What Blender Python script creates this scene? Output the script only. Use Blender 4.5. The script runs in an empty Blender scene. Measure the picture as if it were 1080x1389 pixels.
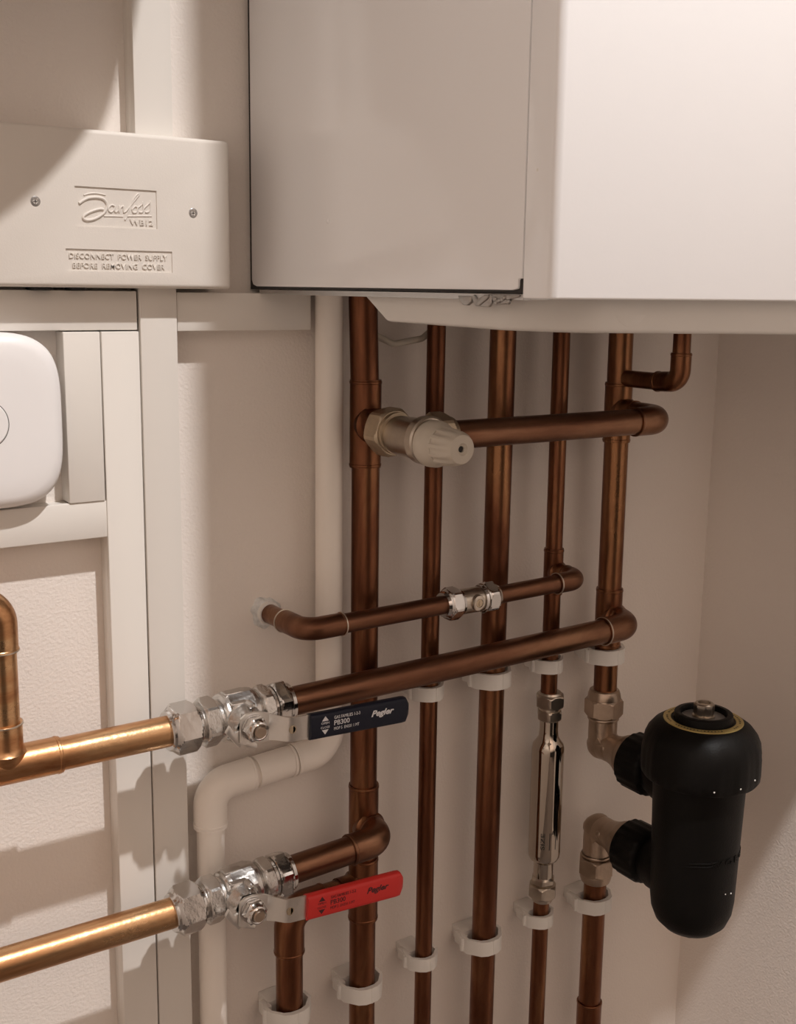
import bpy, bmesh, math, random
from mathutils import Vector, Matrix

# ---------------------------------------------------------------- basics
# All measurements are in millimetres as (x along the back wall, d out from the
# back wall, z relative to the underside of the boiler).  FLOOR is 1150 mm below.
S = bpy.context.scene
COL = S.collection
ZB = 1.15
FLOOR = -1150.0
CEIL = 1275.0
PI = math.pi
random.seed(4)


def W(p):
    return Vector((p[0] / 1000.0, -p[1] / 1000.0, p[2] / 1000.0 + ZB))


def unit(v):
    return Vector(v).normalized()


# ---------------------------------------------------------------- materials
def newmat(name):
    m = bpy.data.materials.new(name)
    m.use_nodes = True
    return m, m.node_tree, m.node_tree.nodes['Principled BSDF']


def simple(name, col, rough=0.5, metal=0.0, bump=0.0, scale=200.0, spec=0.5, coat=0.0, mottle=0.0, mscale=12.0):
    m, nt, b = newmat(name)
    b.inputs['Base Color'].default_value = (*col, 1)
    b.inputs['Roughness'].default_value = rough
    b.inputs['Metallic'].default_value = metal
    b.inputs['Specular IOR Level'].default_value = spec
    b.inputs['Coat Weight'].default_value = coat
    if bump or mottle:
        tc = nt.nodes.new('ShaderNodeTexCoord')
        geo = nt.nodes.new('ShaderNodeNewGeometry')
    if bump:
        n = nt.nodes.new('ShaderNodeTexNoise')
        n.inputs['Scale'].default_value = scale
        n.inputs['Detail'].default_value = 4
        nt.links.new(geo.outputs['Position'], n.inputs['Vector'])
        bp = nt.nodes.new('ShaderNodeBump')
        bp.inputs['Strength'].default_value = bump
        bp.inputs['Distance'].default_value = 0.002
        nt.links.new(n.outputs['Fac'], bp.inputs['Height'])
        nt.links.new(bp.outputs['Normal'], b.inputs['Normal'])
    if mottle:
        n2 = nt.nodes.new('ShaderNodeTexNoise')
        n2.inputs['Scale'].default_value = mscale
        n2.inputs['Detail'].default_value = 3
        nt.links.new(geo.outputs['Position'], n2.inputs['Vector'])
        r = nt.nodes.new('ShaderNodeValToRGB')
        r.color_ramp.elements[0].position = 0.3
        r.color_ramp.elements[1].position = 0.7
        r.color_ramp.elements[0].color = (*[c * (1 - mottle) for c in col], 1)
        r.color_ramp.elements[1].color = (*[min(1, c * (1 + mottle)) for c in col], 1)
        nt.links.new(n2.outputs['Fac'], r.inputs['Fac'])
        nt.links.new(r.outputs['Color'], b.inputs['Base Color'])
    return m


def copper_mat(name, dark, mid, bright, rough=(0.26, 0.5), streak=(14, 14, 3), thr=(0.36, 0.5, 0.66)):
    m, nt, b = newmat(name)
    b.inputs['Metallic'].default_value = 1.0
    tc = nt.nodes.new('ShaderNodeNewGeometry')
    mp = nt.nodes.new('ShaderNodeMapping')
    mp.inputs['Scale'].default_value = streak
    nt.links.new(tc.outputs['Position'], mp.inputs['Vector'])
    n = nt.nodes.new('ShaderNodeTexNoise')
    n.inputs['Scale'].default_value = 3.0
    n.inputs['Detail'].default_value = 8
    n.inputs['Roughness'].default_value = 0.62
    n.inputs['Distortion'].default_value = 0.4
    nt.links.new(mp.outputs['Vector'], n.inputs['Vector'])
    r = nt.nodes.new('ShaderNodeValToRGB')
    e = r.color_ramp.elements
    e[0].position = thr[0]
    e[0].color = (*dark, 1)
    e[1].position = thr[2]
    e[1].color = (*bright, 1)
    k = e.new(thr[1])
    k.color = (*mid, 1)
    nt.links.new(n.outputs['Fac'], r.inputs['Fac'])
    nt.links.new(r.outputs['Color'], b.inputs['Base Color'])
    mr = nt.nodes.new('ShaderNodeMapRange')
    mr.inputs['From Min'].default_value = 0.3
    mr.inputs['From Max'].default_value = 0.7
    mr.inputs['To Min'].default_value = rough[1]
    mr.inputs['To Max'].default_value = rough[0]
    nt.links.new(n.outputs['Fac'], mr.inputs['Value'])
    nt.links.new(mr.outputs['Result'], b.inputs['Roughness'])
    n3 = nt.nodes.new('ShaderNodeTexNoise')
    n3.inputs['Scale'].default_value = 260.0
    nt.links.new(tc.outputs['Position'], n3.inputs['Vector'])
    bp = nt.nodes.new('ShaderNodeBump')
    bp.inputs['Strength'].default_value = 0.12
    bp.inputs['Distance'].default_value = 0.001
    nt.links.new(n3.outputs['Fac'], bp.inputs['Height'])
    nt.links.new(bp.outputs['Normal'], b.inputs['Normal'])
    return m


M = {}
M['wall'] = simple('wall_paint', (0.86, 0.795, 0.735), 0.85, bump=0.3, scale=420, spec=0.25)
M['ceiling'] = simple('ceiling_paint', (0.82, 0.79, 0.75), 0.9)
M['floor'] = simple('floor_vinyl', (0.11, 0.085, 0.07), 0.55, mottle=0.15)
M['pvc'] = simple('trunking_pvc', (0.765, 0.725, 0.67), 0.42, spec=0.4)
M['pipe_white'] = simple('white_waste_pvc', (0.92, 0.86, 0.79), 0.4, spec=0.4)
M['box'] = simple('wiring_box_plastic', (0.72, 0.67, 0.61), 0.5, spec=0.35, bump=0.05, scale=900)
M['device'] = simple('receiver_plastic', (0.86, 0.84, 0.83), 0.35)
M['enamel'] = simple('boiler_enamel', (0.88, 0.875, 0.88), 0.14, spec=0.5, bump=0.015, scale=500)
M['tray'] = simple('boiler_tray', (0.66, 0.63, 0.59), 0.4)
M['dark'] = simple('dark_gap', (0.025, 0.022, 0.02), 0.8)
M['steel'] = simple('grey_steel', (0.55, 0.54, 0.53), 0.35, 1.0, bump=0.1, scale=300)
M['dark_steel'] = simple('weathered_steel', (0.38, 0.36, 0.34), 0.4, 1.0, bump=0.4, scale=250)
M['chrome'] = simple('chrome_plate', (0.60, 0.58, 0.56), 0.12, 1.0, bump=0.06, scale=160)
M['cast_chrome'] = simple('cast_chrome', (0.62, 0.60, 0.575), 0.25, 1.0, bump=0.11, scale=420)
M['mirror'] = simple('mirror_chrome', (0.47, 0.415, 0.355), 0.07, 1.0)
M['nickel'] = simple('dull_nickel_plate', (0.53, 0.47, 0.40), 0.28, 1.0, mottle=0.12, mscale=60, bump=0.1, scale=300)
M['plate'] = simple('lever_zinc_plate', (0.77, 0.74, 0.70), 0.36, 1.0, bump=0.08, scale=300)
M['brass'] = simple('nickelled_brass', (0.44, 0.345, 0.27), 0.33, 1.0, mottle=0.14, mscale=45, bump=0.15, scale=260)
M['dull_brass'] = simple('dull_brass', (0.50, 0.41, 0.30), 0.4, 1.0, mottle=0.2, mscale=50, bump=0.15, scale=260)
M['solder'] = simple('solder', (0.62, 0.55, 0.47), 0.4, 1.0)
M['copper'] = copper_mat('aged_copper', (0.12, 0.046, 0.024), (0.195, 0.080, 0.041), (0.31, 0.155, 0.075), (0.26, 0.44), (12, 12, 2.2))
M['copper_h'] = copper_mat('aged_copper_run', (0.135, 0.06, 0.035), (0.19, 0.089, 0.052), (0.28, 0.15, 0.088), (0.30, 0.46), (2.2, 12, 12))
M['copper_bright'] = copper_mat('bright_copper', (0.36, 0.16, 0.07), (0.56, 0.30, 0.145), (0.72, 0.47, 0.26), (0.24, 0.40), (3, 14, 14))  # brighter, more orange copper on the pipes left of the lever valves
M['blue'] = simple('navy_vinyl', (0.008, 0.010, 0.022), 0.45, bump=0.06, scale=300, spec=0.25)
M['red'] = simple('red_vinyl', (0.60, 0.022, 0.018), 0.5, bump=0.06, scale=300)
M['ink_white'] = simple('print_white', (0.72, 0.72, 0.74), 0.5)
M['ink_dark'] = simple('print_dark', (0.06, 0.008, 0.01), 0.5)
M['ink_black'] = simple('print_black', (0.02, 0.018, 0.016), 0.5)
M['knob'] = simple('grey_nylon_knob', (0.56, 0.50, 0.42), 0.45, bump=0.1, scale=250)
M['black'] = simple('filter_black_plastic', (0.004, 0.0035, 0.003), 0.48, bump=0.12, scale=600, spec=0.17)
M['gold'] = simple('gold_label', (0.52, 0.40, 0.15), 0.4, 0.5)
M['smoke'] = simple('grey_label', (0.16, 0.15, 0.14), 0.3)
M['clip'] = simple('clip_white_plastic', (0.80, 0.78, 0.74), 0.45)
M['cable'] = simple('cable_sheath', (0.55, 0.50, 0.42), 0.6)
M['sealant'] = simple('sealant', (0.74, 0.75, 0.74), 0.6, mottle=0.2, mscale=160, bump=0.8, scale=300)
M['lampglow'], _nt, _b = newmat('lamp_glow')
_b.inputs['Emission Color'].default_value = (1, 0.86, 0.70, 1)
_b.inputs['Emission Strength'].default_value = 4.0


# ---------------------------------------------------------------- mesh tools
def v(bm, p):
    return bm.verts.new(W(p))


def frame(ax):
    ax = unit(ax)
    up = Vector((0, 0, 1)) if abs(ax.z) < 0.9 else Vector((0, 1, 0))
    a = ax.cross(up).normalized()
    b = ax.cross(a).normalized()
    return ax, a, b


def ring(bm, c, a, b, r, seg, kind='c', phase=0.0, clip=1e9):
    out = []
    for i in range(seg):
        t = 2 * PI * i / seg
        rr = r
        if kind == 'h':
            s = ((t + phase) % (PI / 3)) - PI / 6
            rr = min(r / math.cos(s), clip)
        elif kind == 'o':
            s = ((t + phase) % (PI / 4)) - PI / 8
            rr = r / math.cos(s)
        elif kind == 'k':
            rr = r * (1 + 0.014 * (1 if (i % 4) < 2 else -1))
        p = Vector(c) + (a * math.cos(t) + b * math.sin(t)) * rr
        out.append(v(bm, p))
    return out


def bridge(bm, r0, r1):
    n = len(r0)
    for i in range(n):
        bm.faces.new((r0[i], r0[(i + 1) % n], r1[(i + 1) % n], r1[i]))


def lathe(bm, o, ax, prof, seg=40, phase=0.0, cap=(True, True)):
    ax, a, b = frame(ax)
    o = Vector(o)
    rings = []
    for e in prof:
        k = e[2] if len(e) > 2 else 'c'
        rings.append(ring(bm, o + ax * e[0], a, b, max(e[1], 0.02), seg, k, phase, e[3] if len(e) > 3 else 1e9))
    for i in range(len(rings) - 1):
        bridge(bm, rings[i], rings[i + 1])
    if cap[0]:
        bm.faces.new(rings[0][::-1])
    if cap[1]:
        bm.faces.new(rings[-1])


def rod(bm, p0, p1, r, seg=32, r1=None):
    d = Vector(p1) - Vector(p0)
    lathe(bm, p0, d, [(0, r), (d.length, r if r1 is None else r1)], seg)


def hexprof(t0, t1, af, both=True):
    """hex nut with turned (chamfered) ends; af = half the distance across flats"""
    H = lambda t, c: (t, af, 'h', af * c)
    up = [H(t0, 0.985), H(t0 + 0.7, 1.035), H(t0 + 1.4, 1.085), H(t0 + 2.2, 1.16)]
    dn = [H(t1 - 2.2, 1.16), H(t1 - 1.4, 1.085), H(t1 - 0.7, 1.035), H(t1, 0.985)]
    return up + dn


def arc_path(pts, R, n=10):
    pts = [Vector(p) for p in pts]
    out = [pts[0]]
    for i in range(1, len(pts) - 1):
        a, c, b = pts[i - 1], pts[i], pts[i + 1]
        u, w = (a - c).normalized(), (b - c).normalized()
        ang = u.angle(w)
        t = R / math.tan(ang / 2)
        p0 = c + u * t
        ctr = c + (u + w).normalized() * (R / math.sin(ang / 2))
        e0 = p0 - ctr
        p1 = c + w * t
        e1 = p1 - ctr
        tot = e0.angle(e1)
        axis = e0.cross(e1).normalized()
        for k in range(n + 1):
            out.append(ctr + Matrix.Rotation(tot * k / n, 3, axis) @ e0)
    out.append(pts[-1])
    return out


def sweep(bm, path, r, seg=28, cap=True):
    path = [Vector(p) for p in path]
    n = len(path)
    T = []
    for i in range(n):
        if i == 0:
            t = path[1] - path[0]
        elif i == n - 1:
            t = path[-1] - path[-2]
        else:
            t = (path[i + 1] - path[i]).normalized() + (path[i] - path[i - 1]).normalized()
        T.append(t.normalized())
    _, a, b = frame(T[0])
    rings = []
    for i in range(n):
        if i:
            q = T[i - 1].rotation_difference(T[i])
            a = q @ a
            b = q @ b
        rr = r(i / (n - 1)) if callable(r) else r
        rings.append(ring(bm, path[i], a, b, rr, seg))
        if i:
            bridge(bm, rings[i - 1], rings[i])
    if cap:
        bm.faces.new(rings[0][::-1])
        bm.faces.new(rings[-1])


def box(bm, x0, x1, d0, d1, z0, z1, bev=0.0, seg=2):
    t = bmesh.new()
    vs = [v(t, (x, d, z)) for x in (x0, x1) for d in (d0, d1) for z in (z0, z1)]
    for f in ((0, 1, 3, 2), (4, 6, 7, 5), (0, 4, 5, 1), (2, 3, 7, 6), (0, 2, 6, 4), (1, 5, 7, 3)):
        t.faces.new([vs[i] for i in f])
    bmesh.ops.recalc_face_normals(t, faces=t.faces)
    if bev:
        bmesh.ops.bevel(t, geom=t.edges[:], offset=bev / 1000, segments=seg, profile=0.5, affect='EDGES', clamp_overlap=True)
    merge(bm, t)


def merge(bm, t):
    me = bpy.data.meshes.new('tmp')
    t.to_mesh(me)
    bm.from_mesh(me)
    bpy.data.meshes.remove(me)
    t.free()


def prism(bm, poly, fn, h0, h1, bev=0.0):
    """poly of 2-D points; fn(a, b, h) -> (x, d, z)"""
    t = bmesh.new()
    lo = [v(t, fn(a, b, h0)) for a, b in poly]
    hi = [v(t, fn(a, b, h1)) for a, b in poly]
    t.faces.new(lo[::-1])
    t.faces.new(hi)
    bridge(t, lo, hi)
    bmesh.ops.recalc_face_normals(t, faces=t.faces)
    if bev:
        ed = [e for e in t.edges if len(e.link_faces) == 2 and e.calc_face_angle(0) > 0.6]
        bmesh.ops.bevel(t, geom=ed, offset=bev / 1000, segments=2, profile=0.5, affect='EDGES', clamp_overlap=True)
    merge(bm, t)


def wpos(o):
    p = Vector((0, 0, 0))
    while o:
        p = p + o.location
        o = o.parent
    return p


def obj(name, bm, mat, parent=None, label=None, smooth=True, sharp=32, recalc=True):
    if recalc:
        bmesh.ops.recalc_face_normals(bm, faces=bm.faces)
    off = wpos(parent) if parent else Vector((0, 0, 0))
    for q in bm.verts:
        q.co -= off
    me = bpy.data.meshes.new(name)
    bm.to_mesh(me)
    bm.free()
    if smooth:
        for p in me.polygons:
            p.use_smooth = True
        me.set_sharp_from_angle(angle=math.radians(sharp))
    me.materials.append(mat)
    o = bpy.data.objects.new(name, me)
    COL.objects.link(o)
    if parent:
        o.parent = parent
    if label:
        o['label'] = label
    return o


def thing(name, label, cat, base, group=None):
    o = bpy.data.objects.new(name, None)
    o.empty_display_size = 0.02
    COL.objects.link(o)
    o.location = W(base)
    o['label'] = label
    o['category'] = cat
    if group:
        o['group'] = group
    return o


def tag(o, label, cat, group=None):
    o['label'] = label
    o['category'] = cat
    if group:
        o['group'] = group
    return o


def struct(o):
    o['kind'] = 'structure'
    return o


def one(name, fn, mat, parent=None, label=None, **kw):
    bm = bmesh.new()
    fn(bm)
    return obj(name, bm, mat, parent, label, **kw)


def evaluated_boolean(o, cutters):
    for c in cutters:
        m = o.modifiers.new('cut', 'BOOLEAN')
        m.operation = 'DIFFERENCE'
        m.solver = 'EXACT'
        m.object = c
    bpy.context.view_layer.update()
    dg = bpy.context.evaluated_depsgraph_get()
    me = bpy.data.meshes.new_from_object(o.evaluated_get(dg))
    o.modifiers.clear()
    old = o.data
    o.data = me
    bpy.data.meshes.remove(old)
    for c in cutters:
        cm = c.data
        bpy.data.objects.remove(c)
        bpy.data.meshes.remove(cm)
    for p in o.data.polygons:
        p.use_smooth = True
    o.data.set_sharp_from_angle(angle=math.radians(32))


def text_bm(s, height, width=None, depth=0.3, shear=0.0, bold=0.0, fn=None, align='LEFT'):
    """letters in the local plane (a right, b up, h out) mapped by fn to (x, d, z); height in mm of the capitals"""
    c = bpy.data.curves.new('letters', 'FONT')
    c.body = s
    c.size = 1.0
    c.shear = shear
    c.offset = bold
    c.resolution_u = 3
    c.extrude = 0.5
    o = bpy.data.objects.new('letters', c)
    COL.objects.link(o)
    bpy.context.view_layer.update()
    dg = bpy.context.evaluated_depsgraph_get()
    me = bpy.data.meshes.new_from_object(o.evaluated_get(dg))
    bpy.data.objects.remove(o)
    bpy.data.curves.remove(c)
    bm = bmesh.new()
    bm.from_mesh(me)
    bpy.data.meshes.remove(me)
    x0 = min(q.co.x for q in bm.verts)
    x1 = max(q.co.x for q in bm.verts)
    k = height / 0.69
    kx = k if width is None else width / (x1 - x0)
    for q in bm.verts:
        q.co = W(fn((q.co.x - x0) * kx, q.co.y * k, (q.co.z + 0.5) * depth))
    return bm


def join_bm(a, b):
    merge(a, b)


# ---------------------------------------------------------------- the room
def quad_wall(name, x0, x1, d0, d1, z0, z1, mat):
    return struct(one(name, lambda b: box(b, x0, x1, d0, d1, z0, z1), mat, smooth=False))


XR = 922.0
XL = -260.0
DF = 1900.0
quad_wall('wall_back', XL - 100, XR + 100, -100, 0, FLOOR, CEIL, M['wall'])
quad_wall('wall_right', XR, XR + 100, 0, DF, FLOOR, CEIL, M['wall'])
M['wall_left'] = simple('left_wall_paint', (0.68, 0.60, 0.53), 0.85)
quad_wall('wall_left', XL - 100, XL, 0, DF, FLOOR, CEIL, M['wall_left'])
quad_wall('floor', XL - 100, XR + 100, -100, DF, FLOOR - 50, FLOOR, M['floor'])
quad_wall('ceiling', XL - 100, XR + 100, -100, DF, CEIL, CEIL + 50, M['ceiling'])


# ---------------------------------------------------------------- cable trunking
def trunk_v(label, x0, x1, z0, z1, dep, group='white mini trunking on the wall'):
    t = thing('cable_trunking', label, 'cable trunking', ((x0 + x1) / 2, 0, z0), group)
    one('base', lambda b: box(b, x0 + 0.8, x1 - 0.8, 0, dep - 5, z0, z1, 0.3), M['pvc'], t)
    one('lid', lambda b: box(b, x0, x1, dep - 5.0, dep, z0, z1, 0.7), M['pvc'], t)
    return t


def trunk_h(label, x0, x1, z0, z1, dep, group='white mini trunking on the wall'):
    t = thing('cable_trunking', label, 'cable trunking', ((x0 + x1) / 2, 0, z0), group)
    one('base', lambda b: box(b, x0, x1, 0, dep - 5, z0 + 0.8, z1 - 0.8, 0.3), M['pvc'], t)
    one('lid', lambda b: box(b, x0, x1, dep - 5.0, dep, z0, z1, 0.7), M['pvc'], t)
    return t


trunk_v('tall white trunking running from ceiling to floor behind the wiring box', 309.8, 337.0, FLOOR, CEIL, 18)
trunk_v('long white trunking to the floor left of the tallest trunking', 281.8, 308.6, FLOOR, -31.2, 18)
trunk_v('short white vertical trunking beside the rounded white receiver', 255.5, 280.8, -147, -31.2, 18)
trunk_h('horizontal white trunking directly under the wiring box', XL, 308.4, -30.3, -4.0, 16)
trunk_h('horizontal white trunking under the rounded receiver', XL, 281.8, -173, -147.2, 17)
trunk_h('short horizontal white trunking right of the tallest trunking below the boiler corner', 337.8, 446, -31.5, -4.5, 16)

# ---------------------------------------------------------------- wiring box
bx = thing('wiring_box', 'cream plastic wiring box with embossed lettering left of the boiler', 'wiring box', (265, 0, -2))
cover = one('cover', lambda b: box(b, 196, 372, 0.5, 33, -2, 98, 3.0, 4), M['box'], bx)
c1 = one('cut', lambda b: box(b, 262, 317.6, 32.2, 40, 37, 62), M['box'], smooth=False)
c2 = one('cut', lambda b: box(b, 254.5, 327.8, 32.2, 40, 8.6, 22.6), M['box'], smooth=False)
evaluated_boolean(cover, [c1, c2])
face = lambda x, z: (lambda a, b, h: (x + a, 32.15 + h, z + b))
lt = text_bm('DISCONNECT  POWER  SUPPLY', 3.4, 67.5, 0.75, bold=0.004, fn=face(256.8, 16.7))
join_bm(lt, text_bm('BEFORE  REMOVING  COVER', 3.4, 63.5, 0.75, bold=0.004, fn=face(258.8, 10.6)))
obj('warning_lettering', lt, M['box'], cover, smooth=False)
lt = text_bm('WB12', 3.4, 16.2, 0.75, bold=0.015, fn=face(298.6, 39.3))


def stroke(bm, pts, w=0.8, d=32.3):
    # smooth the written stroke with a Catmull-Rom pass
    P = [Vector((p[0], p[1], 0)) for p in pts]
    out = []
    for i in range(len(P) - 1):
        p0, p1, p2, p3 = P[max(i - 1, 0)], P[i], P[i + 1], P[min(i + 2, len(P) - 1)]
        for k in range(6):
            t = k / 6
            out.append(0.5 * ((2 * p1) + (p2 - p0) * t + (2 * p0 - 5 * p1 + 4 * p2 - p3) * t * t + (3 * p1 - p0 - 3 * p2 + p3) * t ** 3))
    out.append(P[-1])
    sweep(bm, [(q.x, d, q.y) for q in out], w, 8)


def danfoss(b):
    stroke(b, [(264.8, 51.3), (267.5, 53.2), (271, 54.9), (276, 55.6), (280.5, 55), (283, 52.6), (283.2, 49.6), (281.4, 46.4), (277.8, 43.6), (273.5, 41.6), (269.5, 41), (267.2, 41.9), (267.6, 43.6), (270.5, 45.6), (274.5, 47.3), (278.5, 48.4), (281, 48.2)], 0.95)
    stroke(b, [(268, 56.6), (272, 57.8), (277, 58.2), (282.6, 57.4)], 0.5)
    stroke(b, [(288.6, 50.6), (286.6, 51.3), (284.6, 49.6), (284.4, 47.6), (286, 46.8), (288, 48.4), (289, 51), (288.4, 48), (289.4, 46.9), (291, 48.4)], 0.6)
    stroke(b, [(291, 48.4), (291.6, 51), (291.4, 46.9), (292.4, 49.6), (294.4, 51), (294.6, 48.6), (294.8, 47), (296.4, 48)], 0.6)
    stroke(b, [(296.4, 48), (300.2, 52.4), (303.6, 56.4), (305.4, 58.6), (304.4, 59), (301.6, 55.6), (298.6, 49), (296.2, 43.6), (295.2, 42.2)], 0.6)
    stroke(b, [(300.5, 49), (302.6, 51.2), (304.2, 50.2), (303.4, 47.6), (301.2, 47.2), (300.5, 49)], 0.6)
    stroke(b, [(304, 50), (307.2, 52.6), (308, 54.2), (308.4, 50.4), (307.4, 47.8), (305.2, 47.6)], 0.6)
    stroke(b, [(308, 49.6), (312.2, 53.4), (313.2, 55), (313.2, 51), (312, 48.2), (309.6, 47.8)], 0.6)
    stroke(b, [(281, 44.0), (288, 44.2), (294.2, 44.3)], 0.4)
    stroke(b, [(296.6, 44.6), (305, 45), (314.2, 45.4)], 0.4)


t_ = bmesh.new()
danfoss(t_)
join_bm(lt, t_)
obj('logo_lettering', lt, M['box'], cover, recalc=True)


def screw(b, x, z):
    lathe(b, (x, 32.4, z), (0, 1, 0), [(0, 3.4), (0.5, 3.4), (0.9, 2.9), (1.0, 1.7), (0.3, 1.5), (0.3, 0.1)], 20)
    box(b, x - 1.3, x + 1.3, 32.6, 33.3, z - 0.35, z + 0.35)
    box(b, x - 0.35, x + 0.35, 32.6, 33.3, z - 1.3, z + 1.3)


one('cover_screw', lambda b: screw(b, 236.3, 51.1), M['steel'], bx, 'steel crosshead screw')
one('cover_screw', lambda b: screw(b, 343.8, 48.8), M['steel'], bx, 'steel crosshead screw')
one('cable_gland', lambda b: (box(b, 236, 248, 4, 24, -4.0, -2, 1), box(b, 262, 272, 4, 20, -3.4, -2, 0.8)), M['dark'], bx, 'dark cable entry under the box')

# ---------------------------------------------------------------- heating receiver
rc = thing('heating_receiver', 'rounded square white receiver with a round button, cut by the left picture edge', 'thermostat receiver', (197, 0, -88))


def receiver(b):
    cx, cz, hx, hz = 196.5, -88.0, 54.5, 57.5
    rings = []
    N = 72
    for d, s, p in ((0, 0.90, 3.4), (6, 0.93, 3.5), (12, 0.985, 3.6), (20, 1.0, 3.7), (25, 0.985, 3.8), (28.2, 0.94, 3.8), (29.6, 0.86, 3.6), (30.2, 0.7, 3.2), (30.5, 0.45, 2.6), (30.6, 0.31, 2.0)):
        R = []
        for i in range(N):
            t = 2 * PI * i / N
            c, s_ = math.cos(t), math.sin(t)
            R.append(v(b, (cx + hx * s * math.copysign(abs(c) ** (2 / p), c), d, cz + hz * s * math.copysign(abs(s_) ** (2 / p), s_))))
        rings.append(R)
    for i in range(len(rings) - 1):
        bridge(b, rings[i], rings[i + 1])
    b.faces.new(rings[0][::-1])
    b.faces.new(rings[-1])


one('case', receiver, M['device'], rc, sharp=60)
one('button', lambda b: lathe(b, (198, 29.6, -88.6), (0, 1, 0), [(0, 15.4), (1.3, 15.4), (1.7, 14.9), (1.75, 0.1)], 48), M['device'], rc)
one('button_ring', lambda b: lathe(b, (198, 29.6, -88.6), (0, 1, 0), [(0, 16.0), (1.15, 16.0), (1.15, 15.4), (0, 15.4)], 48, cap=(False, False)), M['smoke'], rc, 'thin grey ring round the button')

# ---------------------------------------------------------------- boiler
bo = thing('boiler', 'large white wall hung boiler with a glossy side panel above the copper pipes', 'boiler', (622, 0, -26))
BT = 690.0
one('chassis', lambda b: box(b, 403.4, 840.6, 0.8, 312, -1.5, BT - 4), M['dark'], bo, 'inner frame, near-black for the shade in the gaps', smooth=False)  # near-black colour puts the gap shadow round the side panel into the frame
sp = [(5, BT), (312.4, BT), (312.4, 6), (309.4, 6), (309.2, 0.8), (304, 0.0), (12, 0.2), (7, 1.6), (5, 5)]
one('side_panel', lambda b: prism(b, sp, lambda a, c, h: (h, a, c), 402, 405.0, 0.9), M['enamel'], bo)
one('side_panel', lambda b: prism(b, sp, lambda a, c, h: (h, a, c), 839, 842, 0.9), M['enamel'], bo)
one('bottom_lip', lambda b: (box(b, 403.5, 409, 14, 312, -5.2, -1.8, 0.5), box(b, 409, 835, 10, 312, -4.8, -1.8)), M['steel'], bo, 'thin grey metal lip under the side panel', smooth=False)


def front_panel(b):
    # wraps round the front: U shaped section with rounded outer corners
    out = []
    x0, x1, d0, d1, r = 401.6, 842.4, 313.4, 336.5, 4.5
    out.append((x0, d0))
    for k in range(9):
        t = PI - (PI / 2) * k / 8
        out.append((x0 + r + r * math.cos(t), d1 - r + r * math.sin(t)))
    for k in range(9):
        t = PI / 2 - (PI / 2) * k / 8
        out.append((x1 - r + r * math.cos(t), d1 - r + r * math.sin(t)))
    out.append((x1, d0))
    prism(b, out, lambda a, c, h: (a, c, h), -4.2, BT, 1.0)


one('front_panel', front_panel, M['enamel'], bo, sharp=50)


def tray(b):
    # shallow pan hung under the casing, corners clipped, deeper towards the right
    def plan(x0, x1, d0, d1, r):
        P = [(x0, d0)]
        P += [(x0 + r - r * math.cos(PI / 2 * k / 8), d1 - r + r * math.sin(PI / 2 * k / 8)) for k in range(9)]
        P += [(x1 - r + r * math.sin(PI / 2 * k / 8), d1 - r + r * math.cos(PI / 2 * k / 8)) for k in range(9)]
        return P + [(x1, d0)]
    top = plan(410.5, 834, 145, 325, 42)
    bot = [(x, d, -20.4 - 6.5 * (x - 410) / 424 - 1.2 * min(1, max(0, d - 173) / 20)) for x, d in plan(410.8, 833.6, 173, 324.4, 42)]
    T = [v(b, (x, d, -3.0)) for x, d in top]
    Bv = [v(b, p) for p in bot]
    b.faces.new(T)
    b.faces.new(Bv[::-1])
    bridge(b, Bv, T)
    ed = [e for e in b.edges if abs(e.verts[0].co.z - e.verts[1].co.z) < 0.012 and max(e.verts[0].co.z, e.verts[1].co.z) < ZB - 0.015]
    bmesh.ops.recalc_face_normals(b, faces=b.faces)
    bmesh.ops.bevel(b, geom=ed, offset=0.0025, segments=3, profile=0.5, affect='EDGES', clamp_overlap=True)


ty = one('bottom_tray', tray, M['tray'], bo)
one('access_cap', lambda b: lathe(b, (470, 324.2, -4), (0, 1, 0), [(0, 15), (0.35, 14.8), (0.5, 14.4), (0.5, 0.1)], 40), M['tray'], ty)


def latch(b):
    rnd = random.Random(3)
    side = lambda a, c, h: (h, a, c)
    prism(b, [(256, -3.5), (269, -3.5), (268, -7), (265, -8.6), (261, -8.4), (258, -6.4)], side, 402.6, 405, 0.5)
    prism(b, [(268.5, -4.0), (272, -8.8), (285, -9.2), (287, -7.2), (286.6, -2.4), (280, -2.6), (274, -5.0), (271, -2.4)], side, 402.4, 404.2, 0.6)
    prism(b, [(273, -7.6), (281, -2.6), (285, -2.4), (285, -4.4), (277, -8.6)], side, 401.4, 404.4, 0.7)
    prism(b, [(286, -3), (289, -7.8), (298, -7.2), (303, -4.6), (310, -3.4), (310, -2.2), (288, -2.2)], side, 402.4, 405.2, 0.6)
    for k in range(7):
        lathe(b, (402.6 + rnd.uniform(-.3, .3), 290 + k * 1.9, -4.9 + rnd.uniform(-1.2, 1.0)), (rnd.uniform(-.4, .4), 1, rnd.uniform(-.4, .4)), [(-1.6, 0.4), (-0.7, 1.3), (0.7, 1.4), (1.6, 0.4)], 7)


one('latch', latch, M['dark_steel'], bo, 'crumpled grey metal catch under the panel corner', sharp=60)
one('side_screw', lambda b: lathe(b, (402.2, 114.7, 42.7), (-1, 0, 0), [(0, 1.8), (0.5, 1.6), (0.9, 0.8), (1.0, 0.1)], 12), M['enamel'], bo)
one('paint_chip', lambda b: lathe(b, (401.7, 322, 60), (-1, 0, 0), [(0, 1.1), (0.2, 0.7), (0.25, 0.1)], 10), M['clip'], bo, 'small bright chip on the front panel edge')

# ---------------------------------------------------------------- copper pipes
R22, R15 = 11.0, 7.5
F22, F15 = 12.3, 8.7


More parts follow.
